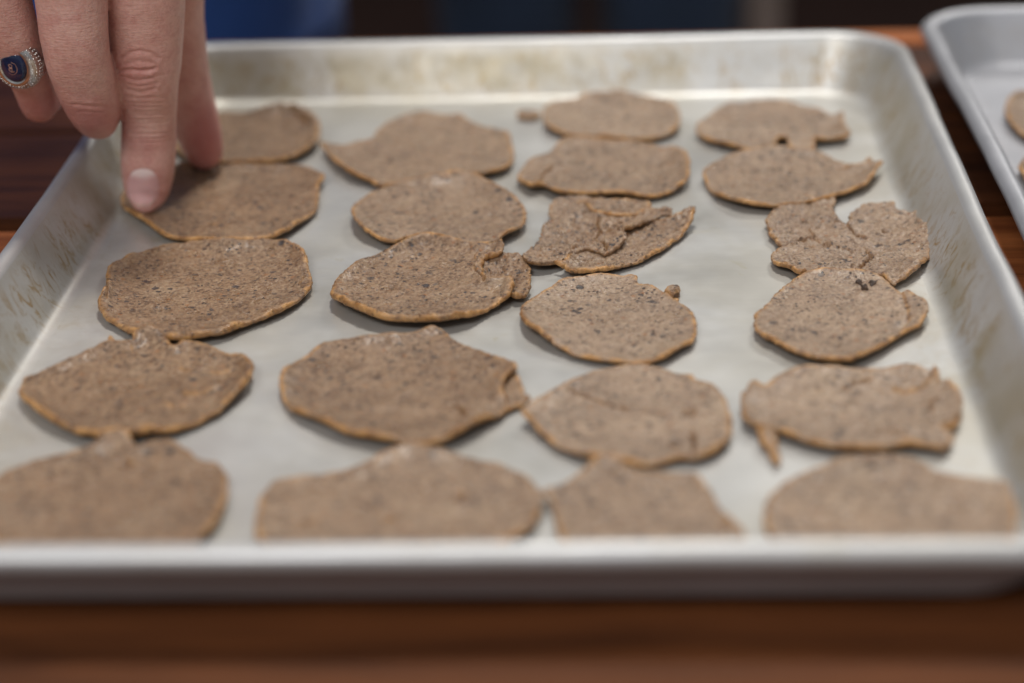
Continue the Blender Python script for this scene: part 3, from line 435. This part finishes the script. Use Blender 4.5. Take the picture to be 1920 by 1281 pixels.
def make_patty(key, name, label, cat, group, loc_z=FL, parent=None):
    D = PATTY_DATA[key]; seed = sum(map(ord, key)) * 1.37
    P = np.array(D['o'], float) / 10; ctr = P.mean(0); P = P - ctr
    t = D.get('t', 1.7); rg0 = D.get('rough', .1)
    area2 = np.dot(P[:, 0], np.roll(P[:, 1], -1)) - np.dot(P[:, 1], np.roll(P[:, 0], -1))
    if area2 < 0: P = P[::-1]
    small = np.ptp(P, axis=0).max() < 20
    sharp = D.get('rough', 0) > .15; O = smooth_outline(P, .45 if small else .5, seed, 1 + 2.2 * max(0, D.get('rough', 0) - .12)); A, B = O, np.roll(O, -1, 0)
    step = .5 if small else (.62 if sharp else .85)
    lo, hi = O.min(0), O.max(0)
    gx, gy = np.meshgrid(np.arange(lo[0], hi[0], step), np.arange(lo[1], hi[1], step * .87))
    gx = gx + (np.arange(gx.shape[0]) % 2)[:, None] * step / 2
    G = np.c_[gx.ravel(), gy.ravel()] + np.random.uniform(-.18, .18, (gx.size, 2)) * step
    G = G[inside(G, O)]; d, _ = seg_dist(G, A, B); G = G[d > 1.15 if not small else d > .9]
    nn = np.roll(O, -1, 0) - np.roll(O, 1, 0); nn = np.c_[-nn[:, 1], nn[:, 0]]; nn /= np.linalg.norm(nn, axis=1)[:, None] + 1e-9
    for off in (.15, .42, .85):
        R_ = O + nn * off; R_ = R_[inside(R_, O)]; dd, _ = seg_dist(R_, A, B); G = np.vstack([G, R_[dd > off * .85]])
    feats = [(f[0], np.array(f[1], float) / 10 - ctr) + tuple(f[2:]) for f in D['f']]
    X = []
    for f in feats:
        if f[0] in ('crack', 'step'):
            q = f[1]
            for a, b in zip(q[:-1], q[1:]):
                m = max(2, int(np.linalg.norm(b - a) / .38)); v = b - a; pn = np.array([-v[1], v[0]]) / (np.linalg.norm(v) + 1e-9)
                for k in range(m):
                    for s in (-1.0, -.65, -.32, 0, .32, .65, 1.0): X.append(a + v * k / m + pn * s)
    if X:
        X = np.array(X); X = X[inside(X, O)]; dd, _ = seg_dist(X, A, B); X = X[dd > .5]
        if len(X):
            keep = np.array([np.min(np.hypot(*(X - g).T)) > .28 for g in G]); G = np.vstack([G[keep], X])
    n = len(O)
    pts = [Vector(p) for p in O] + [Vector(p) for p in G]
    V2, _, F2, ov, _, _ = geometry.delaunay_2d_cdt(pts, [(i, (i + 1) % n) for i in range(n)], [], 1, 1e-5)
    Q = np.array([tuple(v) for v in V2]); d, _ = seg_dist(Q, A, B)
    onb = d < 1e-3
    r = .9
    prof = np.sqrt(np.clip(1 - (1 - np.minimum(d / r, 1)) ** 2, 0, 1))
    n1 = np.array([noise.noise((p[0] * .045, p[1] * .045, seed)) for p in Q])
    n2 = np.array([noise.noise((p[0] * .16, p[1] * .16, seed + 3)) for p in Q])
    n3 = np.array([noise.noise((p[0] * .55, p[1] * .55, seed + 7)) for p in Q])
    n4 = np.array([noise.noise((p[0] * 1.3, p[1] * 1.3, seed + 9)) for p in Q])
    rad = np.hypot(Q[:, 0], Q[:, 1]); Rm = np.percentile(np.hypot(O[:, 0], O[:, 1]), 60)
    lift = .15 + D['lift'] * np.clip(np.exp(-d / 7.0) * (1.35 + 1.5 * n1) , 0, None) + .25 * (n2 + .5)
    top = np.zeros(len(Q)); deep = np.zeros(len(Q)); edge = np.exp(-np.maximum(d - .48, 0) / .80) * (.72 + .8 * n2) * (.30 if rg0 > .45 else .6 if rg0 > .35 else 1)
    rg = D.get('rough', .1)
    top += rg * 1.6 * n3 + (rg * 1.1 + .06) * n4 + .30 * n2 + .25 * n1
    top += .85 * D['rim'] * np.exp(-((d - 1.9) / 1.8) ** 2) * np.clip(.75 + 1.1 * n1 + .6 * n2, 0, None)
    both = np.zeros(len(Q))
    for f in feats:
        k, q = f[0], f[1]
        if k == 'crack':
            dd, sd = seg_dist(Q, q[:-1], q[1:]); far = (sd * (1 if q[-1][0] > q[0][0] else -1) > 0) * np.exp(-dd / 1.8); dd = np.abs(dd + .25 * n4 + .25 * n3); w_, dep = f[2] * np.maximum(.5, .85 + .6 * n2 + .4 * n3), f[3] * 1.3
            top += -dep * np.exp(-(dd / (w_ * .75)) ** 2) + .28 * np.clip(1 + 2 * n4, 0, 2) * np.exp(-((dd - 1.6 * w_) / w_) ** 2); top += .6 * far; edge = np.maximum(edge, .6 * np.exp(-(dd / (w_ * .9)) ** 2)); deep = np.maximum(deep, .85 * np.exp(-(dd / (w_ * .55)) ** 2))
        elif k == 'step':
            dd, sd = seg_dist(Q, q[:-1], q[1:]); h, fall = f[2], f[3]
            top += h * (1 / (1 + np.exp(-sd * dd / .16))) * np.exp(-dd / fall); edge = np.maximum(edge, .5 * np.exp(-(dd / .6) ** 2))
        elif k == 'hole':
            v = (Q - q[0]) / np.array([f[2], f[3] * 1.3]); e = np.exp(-(v ** 2).sum(1) ** 1.5)
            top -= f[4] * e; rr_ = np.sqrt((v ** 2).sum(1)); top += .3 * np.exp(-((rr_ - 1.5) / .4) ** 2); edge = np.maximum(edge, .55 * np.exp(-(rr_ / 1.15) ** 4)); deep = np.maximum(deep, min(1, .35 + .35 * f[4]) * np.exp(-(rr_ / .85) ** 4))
        elif k == 'bump':
            v = (Q - q[0]) / f[2]; top += f[3] * np.exp(-(v ** 2).sum(1))
        elif k == 'lift':
            v = (Q - q[0]) / f[2]; both += f[3] * np.exp(-(v ** 2).sum(1) * 1.6)
    rs = np.random.RandomState(int(seed * 10)); ins = Q[d > 3]
    if not small and len(ins) > 20:
        for q in ins[rs.randint(0, len(ins), 5)]:
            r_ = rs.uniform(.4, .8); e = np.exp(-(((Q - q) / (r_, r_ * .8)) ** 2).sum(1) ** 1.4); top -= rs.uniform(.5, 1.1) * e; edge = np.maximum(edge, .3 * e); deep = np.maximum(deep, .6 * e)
        for q in ins[rs.randint(0, len(ins), 6)]: top += rs.uniform(-.25, .45) * np.exp(-(((Q - q) / rs.uniform(1.2, 3.5)) ** 2).sum(1))
        if rg0 > .35:
            for q in ins[rs.randint(0, len(ins), 70)]: top += rs.uniform(-.6, .5) * np.exp(-(((Q - q) / rs.uniform(.5, 1.1, 2)) ** 2).sum(1))
            for q in ins[rs.randint(0, len(ins), 9)]:
                a_ = rs.uniform(0, 6.3); L_ = rs.uniform(3, 9); c_ = np.array([[math.cos(a_), math.sin(a_)]]) * L_; pts_ = np.vstack([q, q + c_[0] * .5 + rs.uniform(-1, 1, 2), q + c_[0]])
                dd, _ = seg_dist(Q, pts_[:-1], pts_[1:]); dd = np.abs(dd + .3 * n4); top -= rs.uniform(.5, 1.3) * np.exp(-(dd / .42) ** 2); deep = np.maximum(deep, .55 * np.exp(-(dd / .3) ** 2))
    lift = np.maximum(lift + both, .05)
    zt = lift + t * .5 + prof * np.maximum(t * .5 + top, .25 - t * .5)
    zb = lift + t * .5 - prof * t * .5
    idx_b = np.where(onb, np.arange(len(Q)), -1); nb = []; V = [(Q[i, 0], Q[i, 1], zt[i]) for i in range(len(Q))]; E = list(edge); DP = list(deep)
    bot = np.arange(len(Q))
    for i in range(len(Q)):
        if not onb[i]:
            bot[i] = len(V); V.append((Q[i, 0], Q[i, 1], zb[i])); E.append(min(1, edge[i] + .3)); DP.append(0)
    F = []
    for f in F2:
        a = [Q[i] for i in f]
        if (a[1][0] - a[0][0]) * (a[2][1] - a[0][1]) - (a[1][1] - a[0][1]) * (a[2][0] - a[0][0]) < 0: f = f[::-1]
        F.append(tuple(f)); F.append(tuple(int(bot[i]) for i in f[::-1]))
    me = mesh(name, np.array(V) / 1000, F); fattr(me, 'edge', np.clip(E, 0, 1)); fattr(me, 'deep', DP); fattr(me, 'tone', [D.get('tone', .5)] * len(V))
    o = link(name, me, M_PATTY); o.location = (ctr[0] / 1000, ctr[1] / 1000, loc_z)
    if parent: o.parent = parent; o.location -= parent.location; return o
    tag(o, label, cat, group); PIECES[key] = o
    return o
ROW = 'flat brown patties laid out in rows on the tray'
LABELS = {
 'D1': 'far left corner patty, partly hidden behind the thumb',
 'D2': 'far patty with a broad pointed tail reaching left, second column from left',
 'D3': 'plain oval patty nearest to the far tray wall',
 'D4': 'patty in the far right corner with a ragged notched front edge',
 'E1': 'patty being pinched between the index finger and thumb',
 'E2': 'thick smooth patty with a wavy dented front edge, in second column from left',
 'E3': 'oval patty with bluntly squared right end, just behind the torn crumpled patty',
 'E4': 'oval patty with a small raised tail on its right, behind the split patty',
 'F1': 'patty with rolled rim and small slits, directly in front of the pinched patty',
 'F2': 'sharp focus patty with a torn square flap joined to its right side',
 'T': 'torn crumpled patty with cracks and a lifted pointed tip on the right',
 'H': 'split heart shaped patty with a deep notch, against the right tray wall',
 'G1': 'patty with a small upstanding flap on its back edge, by the left tray wall',
 'G2': 'large wide patty with a little spur on its right, centre left',
 'G3': 'smooth pale patty with a shiny crumb behind it, third column from left',
 'G4': 'patty with a cluster of dark peppercorns near its back edge',
 'I3': 'patty with a long diagonal slit and one brown hole',
 'I4': 'wide ragged patty with curled torn pieces along its back right edge',
 'I1': 'nearest left corner patty, cut off by the front rim',
 'I2': 'blurred wide patty with orange spots behind front rim, second column from left',
 'J3': 'blurred patty with a yellowish lip on its back edge, behind the front rim',
 'J4': 'smooth blurred patty in the near right corner of the tray',
}
for k, lab in LABELS.items(): make_patty(k, 'patty', lab, 'patty', ROW)
for k, dz in (('F2b', .0002), ('G2b', .0003), ('Tb', .0002), ('Tc', .0014)): make_patty(k, 'torn_piece', None, None, None, FL + dz, PIECES[k[:-1]])
G2ROW = 'flat brown patties on the tray at the right edge'
make_patty('S1', 'patty', 'farther patty on the right hand tray, cut off by the photo edge', 'patty', G2ROW)
make_patty('S2', 'patty', 'nearer patty on the right hand tray, only its left tip showing', 'patty', G2ROW)
CR = 'loose crumbs on the tray floor'
make_patty('C1', 'crumb', 'small flat brown crumb left of the far oval patty', 'crumb', CR)
make_patty('C2', 'crumb', 'shiny wet brown crumb behind the smooth pale patty', 'crumb', CR)
make_patty('C3', 'crumb', 'tongue shaped brown scrap in front of the wide ragged patty', 'crumb', CR)
make_patty('C4', 'crumb', 'tiny scrap lying beside the shiny wet crumb', 'crumb', CR)
def knob(name, loc, r, mat, parent, seed):
    bm = bmesh.new(); bmesh.ops.create_icosphere(bm, subdivisions=3, radius=r)
    for v in bm.verts:
        v.co *= 1 + .5 * noise.noise(v.co * (1.3 / r) + Vector((seed, 0, 0))) + .22 * noise.noise(v.co * (4 / r) + Vector((seed, 3, 0)))
    me = bpy.data.meshes.new(name); bm.to_mesh(me); bm.free(); me.polygons.foreach_set('use_smooth', [True] * len(me.polygons))
    o = link(name, me, mat, parent); o.location = loc; return o
g4 = PIECES['G4']
for i, f in enumerate(PATTY_DATA['G4']['f'][:3]):
    p = np.array(f[1][0]) / 1e4
    knob('peppercorn', (p[0] - g4.location.x, p[1] - g4.location.y, .0040), .00115 if i < 2 else .0014, M_PEPPER, g4, i * 3.1)

# ------------------------------------------------------------ the reaching hand
def catmull(pts, sub):
    P = [np.array(p) for p in pts]; P = [2 * P[0] - P[1]] + P + [2 * P[-1] - P[-2]]; out = []
    for i in range(1, len(P) - 2):
        for k in range(sub):
            t = k / sub; a, b, c, d = P[i - 1:i + 3]
            out.append(.5 * ((2 * b) + (-a + c) * t + (2 * a - 5 * b + 4 * c - d) * t * t + (-a + 3 * b - 3 * c + d) * t ** 3))
    out.append(P[-2]); return out
def limb(pts, V, F, sub=5, seg=28):
    R_ = catmull(pts, sub); base = len(V); n = len(R_)
    for i, p in enumerate(R_):
        a = R_[max(0, i - 1)][:3]; b = R_[min(n - 1, i + 1)][:3]; tn = Vector(b - a).normalized()
        side = (RIGHT - tn * RIGHT.dot(tn)).normalized(); dep = tn.cross(side).normalized()
        c = Vector(p[:3]); hw = max(p[3], .0006); th = p[4]
        for k in range(seg):
            u = 2 * math.pi * k / seg; ca, sa = math.cos(u), math.sin(u)
            e = 2 / 2.25
            x = math.copysign(abs(ca) ** e, ca); y = math.copysign(abs(sa) ** e, sa)
            V.append(tuple(c + side * hw * x + dep * hw * th * y))
    for i in range(n - 1):
        for k in range(seg):
            a, b = base + i * seg + k, base + i * seg + (k + 1) % seg; F.append((a, b, b + seg, a + seg))
    F.append(tuple(base + k for k in range(seg))[::-1]); F.append(tuple(base + (n - 1) * seg + k for k in range(seg)))
V, F = [], []
for k, pts in HAND.items():
    vv, ff = [], []; limb(pts, vv, ff)
    b_ = bmesh.new(); [b_.verts.new(v) for v in vv]; b_.verts.ensure_lookup_table()
    for f in ff:
        try: b_.faces.new([b_.verts[i] for i in f])
        except ValueError: pass
    bmesh.ops.recalc_face_normals(b_, faces=b_.faces); b_.verts.index_update(); off = len(V)
    V += [tuple(v.co) for v in b_.verts]; F += [tuple(off + v.index for v in f.verts) for f in b_.faces]; b_.free()
raw = link('hand_raw', mesh('hand_raw', V, F))
m = raw.modifiers.new('r', 'REMESH'); m.mode = 'VOXEL'; m.voxel_size = .0006; m.use_smooth_shade = True
m = raw.modifiers.new('s', 'SMOOTH'); m.factor = .5; m.iterations = 8
dg = bpy.context.evaluated_depsgraph_get()
body_me = bpy.data.meshes.new_from_object(raw.evaluated_get(dg), depsgraph=dg); body_me.name = 'body'
bpy.data.objects.remove(raw)
nv = len(body_me.vertices); co = np.empty(nv * 3); body_me.vertices.foreach_get('co', co); co = co.reshape(-1, 3)
no = np.empty(nv * 3); body_me.vertices.foreach_get('normal', no); no = no.reshape(-1, 3)
PX = .0001876                                            # size of one traced unit on the knuckle, metres
o0 = np.array(FINGER_PIP); FPX = LENS / 36 * 1920; dv = co - np.array(EYE); dz = -(dv @ np.array(TOCAM)); u = 960 + FPX * (dv @ np.array(RIGHT)) / dz; v = 640.5 - FPX * (dv @ np.array(UP)) / dz
front = np.clip((no @ np.array(TOCAM) - .15) / .35, 0, 1)
Q = np.c_[u, v]; disp = np.zeros(nv)
def crease(pts, width, depth, lip=.35):
    global disp
    q = np.array(pts, float); m_ = (u > q[:, 0].min() - 40) & (u < q[:, 0].max() + 40) & (v > q[:, 1].min() - 40) & (v < q[:, 1].max() + 40) & (front > 0)
    if not m_.any(): return
    dd, _ = seg_dist(Q[m_], q[:-1], q[1:]); mid = q[len(q) // 2]
    disp[m_] += front[m_] * (-.75 * depth * np.exp(-(dd / width) ** 2) + depth * lip * np.exp(-((dd - 2.0 * width) / (1.2 * width)) ** 2))
crease([(226, 110), (243, 99), (262, 95), (282, 99), (297, 110)], 3.2, .55)
crease([(236, 120), (262, 113), (290, 120)], 3, .30)
crease([(222, 134), (243, 131), (262, 132), (279, 132), (290, 128)], 3.4, .75)
crease([(228, 143), (256, 152), (284, 147)], 3, .40)
crease([(236, 166), (262, 174), (290, 166)], 3.4, .35)
crease([(234, 157), (262, 162), (296, 156)], 3, .22)
for i, yy in enumerate((184, 193, 201, 209, 216, 224, 231)):
    crease([(228 + 3 * (i % 3), yy - 2), (262, yy + (i % 2)), (328 - 4 * (i % 2), yy - 1)], 2.6, .20)
for yy, dp in ((253, .34), (261, .62), (268, .7), (275, .4), (282, .2)):
    crease([(229, yy - 4), (255, yy), (300, yy - 1), (326, yy - 5)], 2.8, dp)
crease([(138, 196), (160, 199), (185, 200), (214, 203)], 3.0, .35)
crease([(150, 208), (175, 211), (205, 212)], 3.0, .15)
crease([(150, 150), (172, 160), (196, 158)], 3.5, .12)
crease([(360, 146), (372, 149), (388, 144)], 3.4, .4)
crease([(358, 158), (372, 161), (386, 156)], 3.2, .25)
def lump(x, y, r, h):
    global disp
    disp += front * h * np.exp(-((u - x) ** 2 + (v - y) ** 2) / r ** 2)
lump(262, 122, 12, .30); lump(281, 137, 7, .35); lump(262, 105, 14, .25); lump(272, 352, 34, -.35)
disp += .10 * np.array([noise.noise((p[0] * 160, p[1] * 160, p[2] * 160)) for p in co])
co2 = co + no * (disp / 1000)[:, None]; body_me.vertices.foreach_set('co', co2.ravel()); body_me.update()
red = .42 * np.exp(-(((u - 262) / 42) ** 2 + ((v - 128) / 34) ** 2)) + .55 * np.exp(-(((u - 278) / 60) ** 2 + ((v - 350) / 52) ** 2)) + .35 * np.exp(-(((u - 278) / 50) ** 2 + ((v - 266) / 16) ** 2))
red += .75 * np.exp(-(((u - 178) / 55) ** 2 + ((v - 225) / 34) ** 2)) + 1.1 * np.exp(-(((u - 385) / 40) ** 2 + ((v - 265) / 80) ** 2)) + .7 * np.exp(-(((u - 75) / 50) ** 2 + ((v - 205) / 30) ** 2))
fattr(body_me, 'red', np.clip(red, 0, 1)); body_me.polygons.foreach_set('use_smooth', [True] * len(body_me.polygons))
person = thing('person', 'person in blue behind the tray whose ringed hand reaches down to pinch a patty', 'person', (-.25, .65, -.75), 'people standing behind the table')
PINV = Matrix.Translation(-Vector(person.location))
def part(name, me, mat, parent, inv=None):
    if inv: me.transform(inv)
    return link(name, me, mat, parent)
bvh = BVHTree.FromPolygons([Vector(c) for c in co2], [tuple(p.vertices) for p in body_me.polygons])
body = part('body', body_me, M_SKIN, person, PINV)
# fingernail, laid on the finger surface
nv_, lun, fre = [], [], []; NA, NB = 19, 19
for i in range(NA):
    for j in range(NB):
        a = -1 + 2 * i / (NA - 1); b = -1 + 2 * j / (NB - 1)
        x = a * math.sqrt(1 - .5 * b * b * abs(b) ** .6); y = b * math.sqrt(1 - .5 * a * a * abs(a) ** .6)
        dr = (RIGHT * ((268 + x * 31.5 - 960) / FPX) - UP * ((351 + y * 36.5 - 640.5) / FPX) - TOCAM).normalized()
        hit, nr, _, _ = bvh.ray_cast(EYE, dr)
        r2 = max(abs(a), abs(b)); lift_ = .00042 * (1 - r2 ** 4) - (.00012 if r2 > .97 else 0) + .00015 * max(0, b)
        nv_.append(hit + nr * lift_); lun.append(max(0, min(1, (-.38 - (b + .35 * a * a)) / .28))); fre.append(max(0, min(1, (b + .25 * a * a - .84) / .12)))
for _ in range(3):                                        # soften
    old = list(nv_)
    for i in range(1, NA - 1):
        for j in range(1, NB - 1):
            k = i * NB + j; nv_[k] = old[k] * .4 + (old[k - 1] + old[k + 1] + old[k - NB] + old[k + NB]) * .15
fs = [(i * NB + j, i * NB + j + 1, (i + 1) * NB + j + 1, (i + 1) * NB + j) for i in range(NA - 1) for j in range(NB - 1)]
me = mesh('fingernail', nv_, fs); fattr(me, 'lunula', lun); fattr(me, 'free', fre)
b_ = bmesh.new(); b_.from_mesh(me); bmesh.ops.recalc_face_normals(b_, faces=b_.faces)
if sum((f.normal.dot(TOCAM) for f in b_.faces)) < 0: bmesh.ops.reverse_faces(b_, faces=b_.faces)
b_.to_mesh(me); b_.free()
part('fingernail', me, M_NAIL, person, PINV)

# ring: band, raised bezel, oval stone and emblem
rc = Vector(RING_C); ax = (Vector(RING_AX) - rc).normalized()
ring = thing('ring', 'chunky silver signet ring with oval dark blue stone on the ring finger', 'ring', rc)
fn = (TOCAM * .92 - RIGHT * .20 - UP * .16); fn = (fn - ax * fn.dot(ax) * .6).normalized()
fx = ax.cross(fn).normalized(); fy = fn.cross(fx).normalized()
RRAD = .0088; RS = 1.12
bx = ax.cross(TOCAM).normalized(); bz = bx.cross(ax).normalized()
V, F = [], []; NS = 64
for k in range(NS):
    a = 2 * math.pi * k / NS; rad = bx * math.cos(a) + bz * math.sin(a); f_ = max(0, rad.dot(fn)) ** 2
    hw = .0026 + .0030 * f_; th = .0010 + .0012 * f_
    for q in range(10):
        c = 2 * math.pi * q / 10; V.append(rad * (RRAD + th * math.sin(c)) + ax * hw * math.copysign(abs(math.cos(c)) ** .7, math.cos(c)))
for k in range(NS):
    for q in range(10): F.append((k * 10 + q, k * 10 + (q + 1) % 10, ((k + 1) % NS) * 10 + (q + 1) % 10, ((k + 1) % NS) * 10 + q))
def fixn(me):
    b_ = bmesh.new(); b_.from_mesh(me); bmesh.ops.recalc_face_normals(b_, faces=b_.faces); b_.to_mesh(me); b_.free(); return me
link('band', fixn(mesh('band', V, F)), M_SILVER, ring)
def oval(profile, seg=48):
    V, F = [], []
    for ra, rb, h in profile:
        for k in range(seg):
            a = 2 * math.pi * k / seg; V.append(fx * ra * RS * math.cos(a) + fy * rb * RS * math.sin(a) + fn * h)
    for i in range(len(profile) - 1):
        for k in range(seg): F.append((i * seg + k, i * seg + (k + 1) % seg, (i + 1) * seg + (k + 1) % seg, (i + 1) * seg + k))
    F.append(tuple(range((len(profile) - 1) * seg, len(profile) * seg)))
    return fixn(mesh('oval', V, F))
H0 = RRAD - .0022
link('bezel', oval([(.0082, .0084, H0), (.0082, .0084, H0 + .0022), (.0076, .0079, H0 + .0034), (.0062, .0070, H0 + .0044), (.0052, .0061, H0 + .0049), (.0046, .0055, H0 + .0049), (.0043, .0052, H0 + .0043)]), M_SILVER, ring)
stone = link('stone', oval([(.0043, .0052, H0 + .0042), (.0041, .0050, H0 + .0050), (.0034, .0042, H0 + .0055), (.0020, .0025, H0 + .0058), (.0006, .0008, H0 + .0059)]), M_STONE, ring)
bm = bmesh.new()
for ra, rb, h, nb, r in ((.0082, .0084, H0 + .0014, 44, .00042), (.0081, .0083, H0 + .0024, 44, .00042), (.0074, .0078, H0 + .0035, 42, .00040), (.0063, .0070, H0 + .0044, 40, .00034)):
    for k in range(nb):
        a = 2 * math.pi * (k + .5 * (nb % 4)) / nb
        g = bmesh.ops.create_icosphere(bm, subdivisions=1, radius=r); p = fx * ra * RS * math.cos(a) + fy * rb * RS * math.sin(a) + fn * h
        for v_ in g['verts']: v_.co = v_.co + p
me = bpy.data.meshes.new('beading'); bm.to_mesh(me); bm.free(); me.polygons.foreach_set('use_smooth', [True] * len(me.polygons))
o = link('beading', me, M_SILVER, ring); o['kind'] = 'stuff'
def stroke(pts, r, V, F):
    R_ = catmull(pts, 5); n = len(R_); base = len(V)
    for i, p in enumerate(R_):
        a = R_[max(0, i - 1)]; b = R_[min(n - 1, i + 1)]; tx, ty = b[0] - a[0], b[1] - a[1]; L = math.hypot(tx, ty) + 1e-9
        for s, h in ((-1, 0), (0, 1), (1, 0)):
            q = (p[0] - ty / L * r * s, p[1] + tx / L * r * s); hh = .00595 - .10 * ((q[0] / .0043) ** 2 + (q[1] / .0052) ** 2) * .0100
            V.append(fx * q[0] + fy * q[1] + fn * (H0 + hh + .00016 * h))
    for i in range(n - 1):
        for s in range(2): F.append((base + i * 3 + s, base + i * 3 + s + 1, base + i * 3 + s + 4, base + i * 3 + s + 3))
V, F = [], []; q = .001
stroke([(1.6 * q, 1.9 * q), (0, 2.5 * q), (-1.5 * q, 1.5 * q), (-1.9 * q, 0), (-1.3 * q, -1.7 * q), (.2 * q, -2.3 * q)], .00022, V, F)
stroke([(-.9 * q, 1.1 * q), (.1 * q, 1.4 * q), (1.1 * q, 1.0 * q), (1.0 * q, .2 * q), (0, .1 * q), (.9 * q, -.3 * q), (1.2 * q, -1.2 * q), (.2 * q, -1.4 * q)], .0002, V, F)
stroke([(0, 1.4 * q), (0, -1.4 * q)], .00016, V, F)
me = mesh('emblem', V, F); link('emblem', me, M_GOLD, ring)

# ------------------------------------------------------------ people and post behind the table
def lathe_body(sections, folds, seed, seg=56):
    """sections: (z, cx, cy, rx, ry); cloth folds as ripples running down"""
    V, F = [], []; sec = catmull(sections, 5)
    for z, cx, cy, rx, ry in sec:
        for k in range(seg):
            a = 2 * math.pi * k / seg
            r = 1 + folds * (noise.noise((math.cos(a) * 2.2 + seed, math.sin(a) * 2.2, z * 1.6)) + .5 * noise.noise((math.cos(a) * 6 + seed, math.sin(a) * 6, z * 5)))
            e = 2 / 2.5; ca, sa = math.cos(a), math.sin(a)
            V.append((cx + rx * r * math.copysign(abs(ca) ** e, ca), cy + ry * r * math.copysign(abs(sa) ** e, sa), z))
    n = len(sec)
    for i in range(n - 1):
        for k in range(seg): F.append((i * seg + k, i * seg + (k + 1) % seg, (i + 1) * seg + (k + 1) % seg, (i + 1) * seg + k))
    F.append(tuple(range(seg))[::-1]); F.append(tuple((n - 1) * seg + k for k in range(seg)))
    return fixn(mesh('cloth', V, F))
M_BLUE = mat_cloth('blue_cotton', (.022, .080, .30)); M_BLACK = mat_cloth('black_cotton', (.004, .005, .008)); M_NAVY = mat_cloth('navy_cotton', (.018, .034, .070))
def leg_secs(cx, cy, w): return [(-.74, cx, cy, .055 * w, .06 * w), (-.5, cx, cy, .065 * w, .07 * w), (-.3, cx, cy, .075 * w, .08 * w), (-.08, cx, cy, .092 * w, .10 * w), (.06, cx * .98, cy, .10 * w, .11 * w)]
def clothed(p, cx, cy, w, mt, ml, seed):
    inv = Matrix.Translation(-Vector(p.location))
    me = lathe_body([(-.06, cx, cy, .19 * w, .125), (.08, cx, cy, .185 * w, .12), (.25, cx, cy, .17 * w, .115), (.45, cx, cy, .19 * w, .12), (.62, cx, cy, .20 * w, .11), (.70, cx, cy, .12 * w, .08)], .06, seed); me.name = 'shirt'
    part('shirt', me, mt, p, inv)
    for s in (-1, 1):
        me = lathe_body(leg_secs(cx + s * .092 * w, cy, w), .07, seed + s); me.name = 'trouser_leg'; part('trouser_leg', me, ml, p, inv)
clothed(person, -.31, .70, 1.0, M_BLUE, M_BLUE, 3.3)
person2 = thing('person', 'blurred person in dark navy trousers standing some way behind the middle of the table', 'person', (.014, 1.55, -.75), 'people standing behind the table')
clothed(person2, .014, 1.55, .90, M_BLACK, M_NAVY, 8.1)
M_POST = plain('weathered_post', (.16, .12, .10), .7, 0, 20, .25)
me = box_bevel(.161, .192, 1.35, 1.39, -.75, .9, .004); me.name = 'post'
post = link('post', me, M_POST); tag(post, 'greyish brown upright post standing behind the far right of the tray', 'post')
